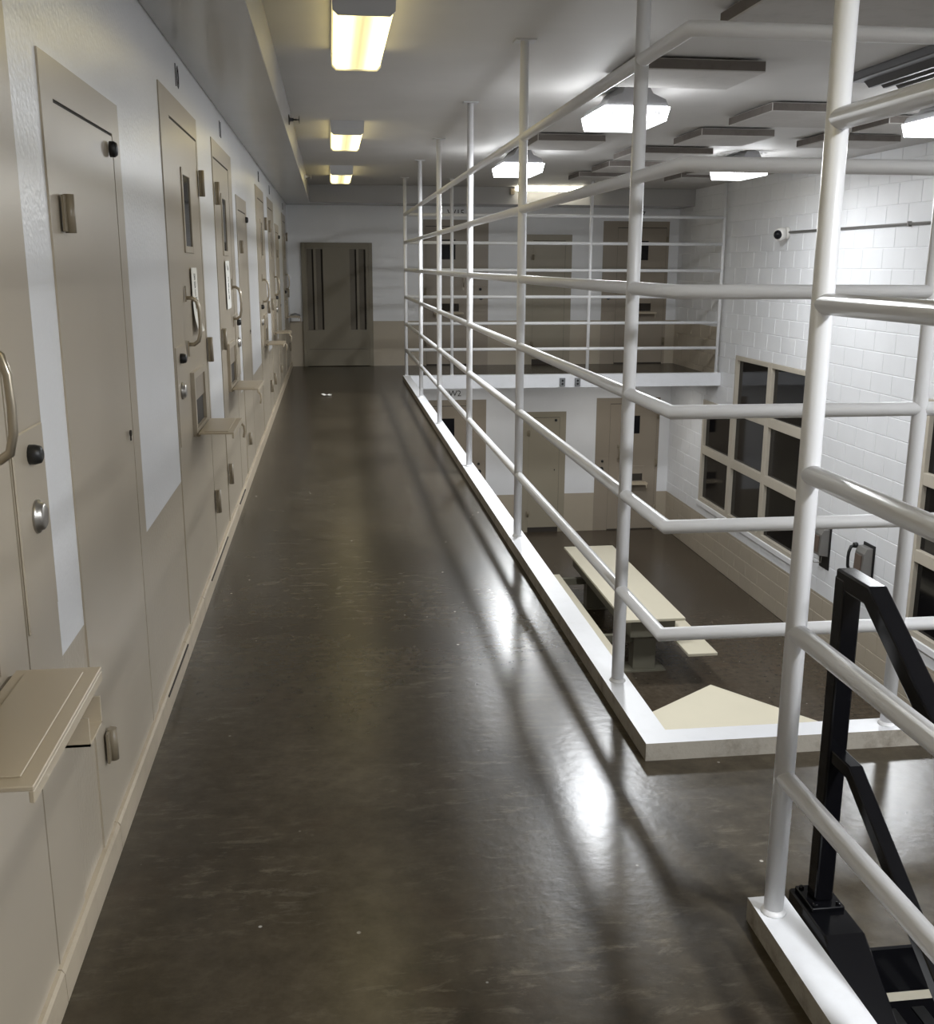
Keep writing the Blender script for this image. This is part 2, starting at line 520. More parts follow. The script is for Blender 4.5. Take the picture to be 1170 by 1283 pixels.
# ---- left baseboard in lengths
bb = thing('baseboard_left', (0, 0, 0), 'narrow tan baseboard along the cell wall', kind='structure')
brk = [YB, 0.9, 2.09, 2.72, 4.15, 4.75, 6.6, 8.4, 9.2, 11.0, 13.1, 15.0, YE]
for i, (a, c) in enumerate(zip(brk, brk[1:])):
    mb = MB(); mb.prism([(0.0, 0.0), (0.020, 0.0), (0.018, 0.070 + 0.004 * (i % 2)), (0.012, 0.082), (0.0, 0.084)], 'y', a + 0.002, c - 0.002)
    mb.build('board', M['base'], bb)
for a, c in ((3.62, 4.15), (5.05, 5.9), (6.75, 7.2)):
    mb = MB(); mb.box(0.0, 0.022, a, c, 0.066, 0.074); mb.build('open_joint', M['gap'], bb)

# ---- windows in the block wall
def window(name, label, cols, x=XR):
    root = thing(name, (x, cols[0][0], cols[0][2]), label, kind='structure')
    D0, D1 = x - 0.014, x + 0.10
    zs = [-1.985, -1.175, -0.405, 0.365]
    t = 0.062
    for (y0, y1, z0, z1) in cols:
        zz = [z for z in zs if z0 - 0.05 <= z <= z1 + 0.05]
        n = max(1, round((y1 - y0) / 1.19))
        ys = [y0 + (y1 - y0) * i / n for i in range(n + 1)]
        for i in range(n):
            for k in range(len(zz) - 1):
                mb = MB(); mb.box(x + 0.035, x + 0.045, ys[i] + 0.02, ys[i + 1] - 0.02, zz[k] + 0.02, zz[k + 1] - 0.02)
                mb.build('pane', M['pane'], root)
        for y in ys:
            h = t if y in (ys[0], ys[-1]) else t
            lo, hi = max(y - h, y0 if y == ys[0] else y - h), min(y + h, y1 if y == ys[-1] else y + h)
            mb = MB(); mb.box(D0, D1, lo, hi, z0, z1); mb.build('mullion', M['winframe'], root, bevel=0.004)
        for z in zz:
            lo, hi = max(z - t, z0), min(z + t, z1)
            for i in range(n):
                mb = MB(); mb.box(D0, D1, ys[i] + t, ys[i + 1] - t, lo, hi); mb.build('rail_bar', M['winframe'], root, bevel=0.004)
    mb = MB(); mb.box(x - 0.03, x + 0.02, cols[-1][0] - 0.05, cols[0][1] + 0.06, -2.06, -1.985)
    mb.build('window_sill', M['white'], root, bevel=0.006)
    return root
window('window_1', 'stepped tan window grid of black panes beside the wall phones', [(14.14, 15.32, -1.985, -0.405), (11.76, 14.14, -1.985, 0.365)])
window('window_2', 'tan window grid of black panes cut off by the right picture edge', [(6.90, 9.27, -1.985, 0.365)])

# ================================================================== doors
def mapper(O, du, dn):
    O = Vector(O); du = Vector(du); dn = Vector(dn)
    return lambda u, n, z: O + du * u + dn * n + Vector((0, 0, z))

def cell_door(idx, O, du, dn, label, W=1.17, number=None, mat=None, detail=2, tray=True, numsize=0.135, ndir=1, shift=0.0, latch=False):
    """u runs from the lock side to the hinge side; frame, leaf, vision slot, pull, lock plate, food port"""
    m = mat or M['tan']
    T = mapper(O, du, dn)
    r = thing('door_%d' % idx, tuple(T(W / 2, 0, 0)), label, kind='structure')
    H = 2.285; lu0, lu1, lz = 0.245, W - 0.045, 2.178
    mb = MB(T); mb.box(0.02, W - 0.02, 0, 0.0008, 0, H - 0.02); mb.build('backing', M['gap'], r)
    f = MB(T)
    f.box(0, lu0 - 0.004, 0, 0.005, 0.0, H); f.box(lu1 + 0.003, W, 0, 0.005, 0.0, H); f.box(lu0 - 0.004, lu1 + 0.003, 0, 0.005, lz + 0.010, H)
    f.build('frame', m, r)
    leaf = sub(MB(T).box(lu0, lu1, 0.0005, 0.0035, 0.02, lz).build('leaf', m, r), r)
    # vision slot
    a0, a1, z0, z1 = 0.50 + shift, 0.79 + shift, 1.645, 2.01
    g = MB(T)
    for q in ((a0, a0 + 0.03, z0, z1), (a1 - 0.03, a1, z0, z1), (a0 + 0.03, a1 - 0.03, z1 - 0.03, z1), (a0 + 0.03, a1 - 0.03, z0, z0 + 0.03)):
        g.box(q[0], q[1], 0.003, 0.010, q[2], q[3])
    vf = sub(g.build('vision_frame', m, r, bevel=0.002 if detail > 1 else 0), r)
    MB(T).box(a0 + 0.03, a1 - 0.03, 0.003, 0.0045, z0 + 0.03, z1 - 0.03).build('pane', M['glassdark'], vf)
    # hinges
    for hz in (1.985, 1.17, 0.37):
        h = MB(T)
        h.tube([(W - 0.03, 0.022, hz - 0.062), (W - 0.03, 0.022, hz + 0.062)], 0.014, 10)
        h.box(W - 0.055, W - 0.005, 0.012, 0.019, hz - 0.06, hz + 0.06)
        h.build('hinge', M['hinge'], r)
    # lock plate on the jamb
    lp = sub(MB(T).box(0.012, 0.235, 0.004, 0.010, 0.852, 1.265).build('lock_plate', m, r, bevel=0.003), r)
    k = MB(T); k.lathe((0.125, 0.009, 1.212), (0, 1, 0), [(0, 0.021), (0.012, 0.021), (0.024, 0.018), (0.028, 0.010)], 14)
    k.build('knob', M['blackmatte'], lp)
    k = MB(T); k.lathe((0.115, 0.009, 1.078), (0, 1, 0), [(0, 0.036), (0.007, 0.036), (0.009, 0.030), (0.016, 0.029), (0.020, 0.022), (0.021, 0.010)], 18)
    kc = k.build('key_cylinder', M['steel'] if detail > 1 else M['blackmatte'], lp)
    # pull handle
    hu = 0.40
    hp = MB(T)
    hp.tube([(hu, 0.010, 1.452), (hu, 0.035, 1.452), (hu + 0.002, 0.055, 1.438), (hu + 0.004, 0.064, 1.405), (hu + 0.004, 0.066, 1.350), (hu + 0.004, 0.064, 1.298), (hu + 0.002, 0.055, 1.264), (hu, 0.035, 1.250), (hu, 0.010, 1.250)], 0.0085, 12)
    for hz in (1.470, 1.232): hp.box(hu - 0.013, hu + 0.013, 0.009, 0.014, hz - 0.034, hz + 0.034)
    hp.build('handle', M['brass'], r)
    # food port
    p0, p1 = 0.44, 0.87
    g = MB(T)
    for q in ((p0, p0 + 0.035, 0.83, 1.12), (p1 - 0.035, p1, 0.83, 1.12), (p0 + 0.035, p1 - 0.035, 1.09, 1.12), (p0 + 0.035, p1 - 0.035, 0.83, 0.862)):
        g.box(q[0], q[1], 0.003, 0.022, q[2], q[3])
    fp = sub(g.build('food_port_frame', m, r), r)
    MB(T).box(p0 + 0.035, p1 - 0.035, 0.003, 0.014, 0.985, 1.09).build('shutter', M['tan_far'], fp)
    MB(T).box(p0 + 0.035, p1 - 0.035, 0.003, 0.0065, 0.862, 0.985).build('port_opening', M['gap'], fp)
    if tray:
        g = MB(T)
        t0, t1 = 0.415, 0.887
        g.box(t0, t1, 0.030, 0.186, 0.842, 0.850)
        g.box(t0, t1, 0.178, 0.186, 0.822, 0.842)
        g.box(t0 + 0.03, t1 - 0.03, 0.052, 0.160, 0.850, 0.853)
        tr = sub(g.build('food_tray', M['trayTan'], r, bevel=0.0015), r)
        g = MB(T); g.tube([(t0 + 0.02, 0.026, 0.838), (t1 - 0.02, 0.026, 0.838)], 0.009, 8); g.build('tray_hinge', M['hinge'], tr)
        if latch:
            # latch channel under the tray lip
            g = MB(T)
            uc = 0.49
            g.box(uc - 0.052, uc + 0.052, 0.100, 0.185, 0.745, 0.750)
            g.box(uc - 0.052, uc - 0.046, 0.100, 0.185, 0.745, 0.800); g.box(uc + 0.046, uc + 0.052, 0.100, 0.185, 0.745, 0.800)
            g.box(uc - 0.052, uc + 0.052, 0.020, 0.100, 0.745, 0.750)
            g.box(uc - 0.03, uc + 0.03, 0.013, 0.022, 0.74, 0.83)
            g.build('latch_channel', M['trayTan'], tr)
        else:
            g = MB(T); g.tube([(t1 - 0.03, 0.182, 0.826), (t1 - 0.028, 0.196, 0.812), (t1 - 0.026, 0.198, 0.785), (t1 - 0.026, 0.192, 0.755)], 0.006, 8); g.build('pull_loop', M['trayTan'], tr)

    # frame seam below the lock plate is the leaf edge; number stencil above the head
    if number:
        TT = mapper(T(W / 2, 0, 2.387), Vector(du) * ndir, dn)
        text_mesh('number', number, numsize, TT, M['stencil'], r, ux=1.0)
    return r

def chase_door(idx, O, du, dn, label, W=0.905, mat=None, knob=True):
    """narrow service door; u from the hinge side to the latch side"""
    m = mat or M['tan']
    T = mapper(O, du, dn)
    r = thing('door_%d' % idx, tuple(T(W / 2, 0, 0)), label, kind='structure')
    H = 2.069; a0, a1, lz = 0.11, W - 0.11, 1.967
    MB(T).box(0.02, W - 0.02, 0, 0.0008, 0, H - 0.02).build('backing', M['gap'], r)
    f = MB(T); f.box(0, a0 - 0.002, 0, 0.005, 0, H); f.box(a1 + 0.004, W, 0, 0.005, 0, H); f.box(a0 - 0.002, a1 + 0.004, 0, 0.005, lz + 0.008, H)
    f.build('frame', m, r)
    leaf = MB(T).box(a0, a1, 0.0005, 0.0035, 0.085, lz).build('leaf', m, r)
    for hz in (1.715, 1.02, 0.33):
        if hz == 1.02: continue
        h = MB(T)
        h.tube([(a0, 0.022, hz - 0.045), (a0, 0.022, hz + 0.045)], 0.013, 10)
        h.box(a0 - 0.035, a0 + 0.022, 0.012, 0.018, hz - 0.042, hz + 0.042)
        h.build('hinge', M['hinge'], r)
    k = MB(T); k.lathe((a1 - 0.065, 0.009, 1.925), (0, 1, 0), [(0, 0.023), (0.012, 0.023), (0.020, 0.018), (0.022, 0.008)], 14)
    k.build('bumper', M['blackmatte'], r)
    k = MB(T); k.lathe((a1 - 0.075, 0.009, 1.085), (0, 1, 0), [(0, 0.010), (0.005, 0.010), (0.006, 0.004)], 10); k.box(a1 - 0.079, a1 - 0.071, 0.009, 0.013, 1.062, 1.085)
    k.build('keyhole', M['gap'], r)
    return r

XP, YP = (1, 0, 0), (0, 1, 0)
XN, YN = (-1, 0, 0), (0, -1, 0)
# left wall, lock side noted by the direction of u. reading direction of lettering on the left wall is +Y
cell_door(1, (0, 2.350, 0), YN, XP, 'nearest tan cell door, cut off by the left picture edge', number=None, latch=True)
chase_door(2, (0, 2.588, 0), YP, XP, 'plain narrow tan service door nearest the camera on the cell wall')
cell_door(3, (0, 4.370, 0), YP, XP, 'tan cell door carrying a curling paper strip above its lowered food tray', number='10')
cell_door(4, (0, 7.400, 0), YN, XP, 'tan cell door carrying a straight flat paper strip, before the halfway service door', number='11', ndir=-1)
chase_door(5, (0, 7.690, 0), YP, XP, 'plain narrow tan service door halfway down the cell wall')
cell_door(6, (0, 9.760, 0), YP, XP, 'first tan cell door past the halfway service door', number='12')
cell_door(7, (0, 12.75, 0), YN, XP, 'tan cell door just before the farthest service door', number='13', ndir=-1)
chase_door(8, (0, 13.02, 0), YP, XP, 'farthest narrow tan service door on the cell wall')
cell_door(9, (0, 15.0, 0), YP, XP, 'last tan cell door on the cell wall before the end wall', number='14')
# end wall, upper storey (normal faces the camera, -Y)
cell_door(10, (3.165, YE, 0), XN, YN, 'brown upper cell door on the end wall left of the plain service door', W=1.045, number='W15', mat=M['tan_far'], detail=1, ndir=-1)
chase_door(11, (3.786, YE, 0), XP, YN, 'olive narrow service door on the upper end wall', W=0.743, mat=M['tan_green'])
cell_door(12, (5.04, YE, 0), XP, YN, 'brown upper cell door in the far right corner', W=1.10, number='W17', mat=M['tan_far'], detail=1)
# lower storey
cell_door(13, (3.15, YE, ZL), XN, YN, 'brown lower cell door partly behind the long curb', W=1.04, number='W2', mat=M['tan_far'], detail=1, ndir=-1)
chase_door(14, (3.765, YE, ZL), XP, YN, 'olive narrow service door on the lower end wall', W=0.74, mat=M['tan_green'])
cell_door(15, (5.02, YE, ZL), XP, YN, 'brown lower cell door in the corner near the big window', W=1.10, mat=M['tan_far'], detail=1)

# end of corridor: wide brown double door with tall recessed slots
T = mapper((0.203, YE, 0), XP, YN)
r = thing('door_16', (0.76, YE, 0), 'wide olive brown steel door with two tall slots at the corridor end', kind='structure')
W16, H16 = 1.108, 1.922
MB(T).box(0.01, W16 - 0.01, 0, 0.004, 0.0, H16 - 0.01).build('backing', M['gap'], r)
f = MB(T); f.box(0, 0.06, 0, 0.05, 0, H16); f.box(W16 - 0.06, W16, 0, 0.05, 0, H16); f.box(0.06, W16 - 0.06, 0, 0.05, H16 - 0.07, H16)
f.build('frame', M['enddoor'], r, bevel=0.003)
SL = ((0.083, 0.335), (0.752, 1.005))
ld = MB(T)
xs = [0.06, SL[0][0], SL[0][1], SL[1][0], SL[1][1], W16 - 0.06]
for i in (0, 2, 4): ld.box(xs[i], xs[i + 1], 0.002, 0.045, 0.01, H16 - 0.07)
for i in (1, 3): ld.box(xs[i], xs[i + 1], 0.002, 0.045, 0.01, 0.575)
for i in (1, 3): ld.box(xs[i], xs[i + 1], 0.002, 0.045, 1.828, H16 - 0.07)
ld.build('leaf', M['enddoor'], r)
for s0, s1 in SL:
    mid = (s0 + s1) / 2
    g = MB(T); g.box(s0, s1, 0.002, 0.006, 0.575, 1.828); sl = sub(g.build('slot_panel', M['enddoor_dark'], r), r)
    g = MB(T); g.box(mid - 0.018, mid + 0.018, 0.006, 0.040, 0.575, 1.828); g.build('slot_bar', M['enddoor'], sl)
    for q in ((mid - 0.045, mid - 0.020), (s1 - 0.03, s1 - 0.002)):
        g = MB(T); g.box(q[0], q[1], 0.006, 0.009, 0.58, 1.82); g.build('slot_gap', M['gap'], sl)
g = MB(T); g.box(0.09, W16 - 0.09, 0.045, 0.049, 0.268, 0.280); g.build('kick_seam', M['enddoor_dark'], r)

# ================================================================== railings
PR, RR = 0.0235, 0.0225
rail = thing('guard_railing', (XPOST, YCOR, ZK), 'white pipe guard railing running along the walkway and turning at the near corner', 'railing')
for z in RAILS:
    mb = MB(); mb.tube([(XPOST, 14.75, z), (XPOST, YCOR, z), (XR - 0.005, YCOR, z)], RR, 14); mb.build('rail', M['white'], rail)
LONGP = [3.590, 5.768, 7.933, 10.192, 12.301, 14.75]
def post(x, y, parent, zb=ZK):
    mb = MB(); mb.tube([(x, y, zb), (x, y, ZC - 0.008)], PR, 16)
    pp = sub(mb.build('post', M['white'], parent), parent)
    mb = MB(); mb.box(x - 0.055, x + 0.055, y - 0.05, y + 0.05, ZC - 0.008, ZC); mb.build('ceiling_plate', M['housewhite'], pp)
    mb = MB(); mb.lathe((x, y, zb), (0, 0, 1), [(0, PR + 0.008), (0.004, PR + 0.006), (0.012, PR)], 16); mb.build('weld_collar', M['white'], pp)
for y in LONGP: post(XPOST, y, rail)
for x in (2.506, 4.40, 6.20): post(x, YCOR, rail)

fr = thing('guard_railing', (1.73, 14.75, ZK), 'white pipe guard railing across the far walkway', 'railing')
for z in RAILS:
    mb = MB(); mb.tube([(XPOST + RR, 14.75, z), (6.24, 14.75, z)], RR, 12); mb.build('rail', M['white'], fr)
for x in (2.33, 4.30, 6.24): post(x, 14.75, fr)

sr = thing('guard_railing', (1.674, 2.13, ZK), 'white pipe guard railing beside the black stair, nearest the camera', 'railing')
for z in RAILS:
    mb = MB(); mb.tube([(1.674, 2.13, z), (1.674, YB + 0.01, z)], RR, 16); mb.build('rail', M['white'], sr)
for y in (2.13, -0.05, -2.2): post(1.674, y, sr)

# ================================================================== stair
st = thing('staircase', (2.36, 2.04, 0), 'black steel staircase descending at the lower right picture corner', 'staircase')
SLP = 0.178 / 0.272
def stringer(x0, x1):
    y1 = 2.225; yk = 2.03; ye = yk - (0.055 - ZL - 0.02) / SLP
    d = 0.27
    zt = 0.058
    mb = MB()
    mb.prism([(y1, zt), (yk, zt), (ye, ZL + 0.02), (ye + 0.30, ZL), (yk + 0.06, zt - 0.28), (y1, -0.0)], 'x', x0, x1)
    return mb.build('stringer', M['blackmetal'], st, bevel=0.004)
# the stringer's top flange bears on the floor edge; below the floor it runs beside the treads
stringer(1.757, 1.860); stringer(2.86, 2.955)
mb = MB(); mb.box(1.862, 2.858, 2.032, 2.043, -0.118, 0.004); mb.build('landing_edge', M['blackmetal'], st)
for k in range(1, 16):
    z = -0.178 * k; y1 = 2.075 - 0.272 * (k - 1); y0 = y1 - 0.29
    mb = MB()
    mb.box(1.862, 2.858, y0, y1, z - 0.035, z)
    mb.box(1.862, 2.858, y0 - 0.004, y0 + 0.03, z - 0.05, z + 0.004)
    tr = sub(mb.build('tread', M['blackmetal'], st, bevel=0.003), st)
    mb = MB()
    n = 14
    for i in range(n):
        x = 1.88 + 0.96 * i / (n - 1)
        mb.box(x - 0.016, x + 0.016, y0 + 0.05, y1 - 0.03, z, z + 0.003)
    if k <= 3: mb.build('tread_grip', M['blackmatte'], tr)

hr = thing('stair_handrail', (1.81, 2.17, 0.058), 'black square tube handrail post and rails beside the stair', 'handrail')
mb = MB(); mb.tube([(1.81, 2.165, 0.07), (1.81, 2.165, 0.900)], 0.0235, 4, square=True); mb.build('post', M['blackmetal'], hr, bevel=0.005, seg=2)
mb = MB(); mb.tube([(1.81, 2.186, 0.895), (1.81, 2.045, 0.895), (1.81, 2.045 - 2.6 * 1.0, 0.895 - 2.6 * SLP)], 0.0225, 4, square=True)
mb.build('top_rail', M['blackmetal'], hr, bevel=0.005, seg=2)
mb = MB(); mb.tube([(1.81, 2.145, 0.462), (1.81, 2.060, 0.462), (1.81, 2.060 - 2.5, 0.462 - 2.5 * SLP)], 0.0175, 4, square=True)
mb.build('middle_rail', M['blackmetal'], hr, bevel=0.004, seg=2)
mb = MB(); mb.box(1.768, 1.852, 2.115, 2.215, 0.058, 0.070); bp = sub(mb.build('base_plate', M['blackmetal'], hr, bevel=0.002), hr)
for dx, dy in ((-0.03, -0.038), (0.03, -0.038), (-0.03, 0.038), (0.03, 0.038)):
    mb = MB(); mb.lathe((1.81 + dx, 2.165 + dy, 0.070), (0, 0, 1), [(0, 0.007), (0.005, 0.007), (0.007, 0.004)], 6); mb.build('bolt', M['blackmetal'], bp)
for y in (0.80,):
    zt = 0.895 - (2.045 - y) * SLP
    mb = MB(); mb.tube([(1.81, y, 0.058 - (2.03 - y) * SLP), (1.81, y, zt)], 0.0225, 4, square=True); mb.build('post', M['blackmetal'], hr)

# ================================================================== ceiling lights
def corridor_light(y0, y1, label):
    x0, x1 = 0.690, 0.938
    r = thing('corridor_light', ((x0 + x1) / 2, (y0 + y1) / 2, ZC), label, 'light', 'warm corridor ceiling lights')
    mb = MB(); mb.box(x0 - 0.012, x1 + 0.012, y0, y1, 2.715, ZC); mb.build('housing', M['housewhite'], r)
    for a, c in ((y0 - 0.012, y0), (y1, y1 + 0.012)):
        mb = MB(); mb.prism([(x0 - 0.014, ZC), (x0 - 0.010, 2.65), (x0 + 0.012, 2.630), (x1 - 0.012, 2.630), (x1 + 0.010, 2.65), (x1 + 0.014, ZC)], 'y', a, c)
        mb.build('end_cap', M['housewhite'], r)
    mb = MB(); mb.prism([(x0, 2.715), (x0 - 0.006, 2.66), (x0 + 0.014, 2.638), (x1 - 0.014, 2.638), (x1 + 0.006, 2.66), (x1, 2.715)], 'y', y0, y1)
    mb.build('diffuser', M['corlight'], r)
corridor_light(4.82, 6.13, 'largest of the warm corridor ceiling lights, nearest the camera')
corridor_light(9.07, 10.34, 'middle one of the three warm corridor ceiling lights')
corridor_light(13.10, 14.50, 'farthest and smallest warm corridor ceiling light')
corridor_light(0.55, 1.85, 'warm corridor ceiling light overhead, out of the picture')
corridor_light(-2.9, -1.6, 'warm corridor ceiling light behind the viewpoint')

def day_light(x0, x1, y0, y1, label, watts=None):
    zb = 2.50
    xc, yc = (x0 + x1) / 2, (y0 + y1) / 2
    r = thing('dayroom_light', (xc, yc, ZC), label, 'light', 'cool white dayroom ceiling lights')
    mb = MB()
    q = [mb.p(x0 + 0.02, y0 + 0.01, zb), mb.p(x1 - 0.02, y0 + 0.01, zb), mb.p(x1 - 0.02, y1 - 0.01, zb), mb.p(x0 + 0.02, y1 - 0.01, zb)]
    t = [mb.p(x0, y0, zb + 0.085), mb.p(x1, y0, zb + 0.085), mb.p(x1, y1, zb + 0.085), mb.p(x0, y1, zb + 0.085)]
    mb.face(q, 0); mb.face(t, 1)
    for j in range(4): mb.face([q[j], q[(j + 1) % 4], t[(j + 1) % 4], t[j]], 1)
    df = sub(mb.build('diffuser', [M['daylight'], M['dayside']], r), r)
    ld = bpy.data.lights.new('lamp', 'AREA'); ld.shape = 'RECTANGLE'; ld.size = 0.20; ld.size_y = y1 - y0 - 0.06
    ld.energy = watts or DAY_W; ld.color = DAY_COL
    lo = bpy.data.objects.new('lamp', ld); COL.objects.link(lo); lo.parent = r; lo.location = (0, 0, zb - 0.003 - ZC)
    mb = MB()
    pr = [(x0 + 0.01, zb + 0.087), (x1 - 0.01, zb + 0.087), (x1 - 0.03, zb + 0.13), (xc + 0.10, zb + 0.165), (xc + 0.06, ZC - 0.01), (xc - 0.06, ZC - 0.01), (xc - 0.10, zb + 0.165), (x0 + 0.03, zb + 0.13)]
    mb.prism(pr, 'y', y0 + 0.005, y1 - 0.005); mb.build('housing', M['greyhouse'], r)
    mb = MB(); mb.box(xc - 0.09, xc + 0.09, yc - 0.16, yc + 0.16, ZC - 0.012, ZC); mb.build('canopy', M['greyhouse'], r)
    for side in (0, 1):
        for i in range(5):
            xx = x0 + 0.03 + i * 0.022 if side == 0 else x1 - 0.03 - i * 0.022
            mb = MB(); mb.box(xx - 0.004, xx + 0.004, y0 - 0.003, y0 + 0.001, zb + 0.03, zb + 0.065); mb.build('vent_slot', M['greyhouse'], df)
day_light(2.40, 2.83, 6.84, 7.475, 'largest glowing dayroom light, behind the nearest long railing post')
day_light(2.38, 2.80, 10.72, 11.44, 'smaller glowing dayroom light in the left row, behind the second railing post')
day_light(4.77, 5.14, 10.68, 11.40, 'thin glowing dayroom light just under the near railing, above the security camera', 32.0)
day_light(4.74, 5.17, 6.80, 7.43, 'glowing dayroom light cut off by the right picture edge', 34.0)
day_light(2.40, 2.83, -0.10, 0.55, 'dayroom light over the stair, above the picture', 66.0)
day_light(4.74, 5.17, -0.10, 0.55, 'dayroom light right of the stair, outside the picture', 66.0)

# lights under the far walkway, hidden behind its slab edge
for x0, lab in ((2.2, 'light under the far walkway near the corridor side'), (4.5, 'light under the far walkway near the block wall')):
    r = thing('walkway_light', (x0 + 0.6, 15.75, -0.12), lab, 'light', 'lights under the far walkway')
    mb = MB(); mb.box(x0, x0 + 1.2, 15.66, 15.84, -0.17, -0.12); mb.build('housing', M['housewhite'], r)
    mb = MB(); mb.box(x0 + 0.01, x0 + 1.19, 15.67, 15.83, -0.20, -0.17); mb.build('diffuser', M['daylight'], r)
    ld = bpy.data.lights.new('lamp', 'AREA'); ld.shape = 'RECTANGLE'; ld.size = 1.15; ld.size_y = 0.14; ld.energy = 6.5; ld.color = (1.0, 0.97, 0.90)
    lo = bpy.data.objects.new('lamp', ld); COL.objects.link(lo); lo.parent = r; lo.location = (0, 0, -0.083)
r = thing('strip_light', (4.0, 16.19, 2.70), 'long thin strip light mounted on the end bulkhead', 'light')
mb = MB(); mb.box(3.44, 4.56, 16.12, 16.20, 2.685, ZC - 0.004); mb.build('housing', M['housewhite'], r)
mb = MB(); mb.box(3.47, 4.53, 16.09, 16.12, 2.680, 2.735); mb.build('lens', M['striplight'], r)
mb = MB(); mb.box(3.38, 3.44, 16.12, 16.20, 2.63, 2.715); mb.build('end_box', M['hinge'], r)

# ================================================================== acoustic panels, vent
def ac_panel(x0, x1, y0, y1, label):
    r = thing('acoustic_panel', ((x0 + x1) / 2, (y0 + y1) / 2, ZC), label, 'ceiling panel', 'acoustic panels on the dayroom ceiling')
    z0, z1 = ZC - 0.075, ZC - 0.012
    mb = MB()
    mb.box(x0, x1, y0, y1, z0, z1, 0, sides={'x0': 1, 'x1': 1, 'y0': 1, 'y1': 1})
    mb.build('board', [M['panelac'], M['paneledge']], r, bevel=0.006)
    for yy in (y0 + 0.12, y1 - 0.12):
        mb = MB(); mb.box(x0 + 0.05, x1 - 0.05, yy - 0.02, yy + 0.02, z1, ZC); mb.build('batten', M['paneledge'], r)
ac_panel(2.45, 3.60, 4.05, 4.98, 'large grey acoustic panel behind the topmost near rail')
ac_panel(2.35, 3.13, 6.05, 6.66, 'grey acoustic panel hung between the nearest dayroom light and the top rail')
ac_panel(3.79, 4.62, 7.50, 8.34, 'thick grey acoustic panel with a pale left edge beside the stair railing post')
ac_panel(3.79, 4.44, 8.95, 9.70, 'grey acoustic panel beyond the one with the pale left edge')
ac_panel(3.62, 4.44, 10.42, 11.15, 'thin looking acoustic panel behind the nearest long railing post, middle row')
ac_panel(2.50, 3.12, 9.55, 10.30, 'acoustic panel just before the second light of the left row')
ac_panel(3.76, 4.60, 11.85, 12.65, 'acoustic panel in the middle row past the thin looking one')
ac_panel(3.75, 4.45, 13.25, 13.85, 'farthest acoustic panel of the middle row')
ac_panel(4.98, 5.70, 9.15, 9.72, 'acoustic panel on the right half hidden by the stair railing post')
ac_panel(4.96, 5.60, 12.10, 12.75, 'acoustic panel on the right just above the second near rail')
ac_panel(5.05, 5.75, 13.20, 13.90, 'farthest acoustic panel of the right row')
ac_panel(4.95, 5.80, 8.00, 8.60, 'acoustic panel before the light at the right picture edge')

r = thing('air_vent', (4.15, 5.55, ZC), 'dark metal air vent on the ceiling by the right picture edge', 'vent')
mb = MB(); mb.box(3.83, 4.55, 4.40, 6.45, ZC - 0.05, ZC); mb.build('body', M['ventdark'], r, bevel=0.006)
for i in range(7):
    x = 3.90 + i * 0.095
    mb = MB(); mb.prism([(x, ZC - 0.05), (x + 0.02, ZC - 0.05), (x + 0.055, ZC - 0.085), (x + 0.035, ZC - 0.085)], 'y', 4.45, 6.40); mb.build('louver', M['ventdark'], r)

# sprinkler heads and detector on the soffit face
def sprinkler(y, m, label):
    r = thing('sprinkler_head', (0.372, y, 2.62), label, 'sprinkler')
    mb = MB(); mb.lathe((0.372, y, 2.625), (1, 0, 0), [(0, 0.038), (0.006, 0.036), (0.010, 0.014), (0.035, 0.012)], 14); mb.build('escutcheon', m, r)
    mb = MB()
    mb.tube([(0.405, y - 0.012, 2.625), (0.425, y - 0.022, 2.625), (0.445, y, 2.625)], 0.004, 6); mb.tube([(0.405, y + 0.012, 2.625), (0.425, y + 0.022, 2.625), (0.445, y, 2.625)], 0.004, 6)
    mb.build('frame_arms', m, r)
    mb = MB(); mb.lathe((0.445, y, 2.625), (1, 0, 0), [(0, 0.010), (0.003, 0.028), (0.005, 0.028)], 12); mb.build('deflector', m, r)
sprinkler(8.15, M['blackmatte'], 'dark sprinkler head on the soffit edge')
sprinkler(13.3, M['camwhite'], 'pale sprinkler head on the soffit near the corridor end')

# ================================================================== dayroom tables
def picnic_table(x0, x1, y0, y1, benches, label, grp='dayroom tables'):
    zt = ZL + 0.72; xc = (x0 + x1) / 2
    r = thing('picnic_table', (xc, (y0 + y1) / 2, ZL), label, 'table', grp)
    mb = MB(); mb.box(x0, x1, y0, y1, zt - 0.032, zt); mb.build('tabletop', M['tabletop'], r, bevel=0.004)
    mb = MB(); mb.box(x0 + 0.10, x1 - 0.08, y0 + 0.10, y1 - 0.12, zt - 0.24, zt - 0.033); mb.build('apron', M['tablebase'], r)
    for yy in (y0 + 0.42, y1 - 0.42):
        mb = MB(); mb.box(xc - 0.13, xc + 0.13, yy - 0.09, yy + 0.09, ZL + 0.012, zt - 0.24); mb.build('pedestal', M['tablebase'], r, bevel=0.006)
        mb = MB(); mb.box(xc - 0.24, xc + 0.24, yy - 0.15, yy + 0.15, ZL, ZL + 0.014); mb.build('foot_plate', M['tablebase'], r)
        mb = MB(); mb.box(benches[0][0] + 0.04, benches[1][1] - 0.04, yy - 0.035, yy + 0.035, ZL + 0.32, ZL + 0.405); mb.build('cross_arm', M['tablebase'], r)
    for (bx0, bx1, by0, by1) in benches:
        mb = MB(); mb.box(bx0, bx1, by0, by1, ZL + 0.406, ZL + 0.44); mb.build('bench', M['tabletop'], r, bevel=0.004)
picnic_table(3.705, 4.385, 10.33, 13.35, [(3.26, 3.575, 10.05, 13.0), (4.31, 4.635, 9.98, 13.0)], 'long cream steel table with fixed benches on the lower floor')

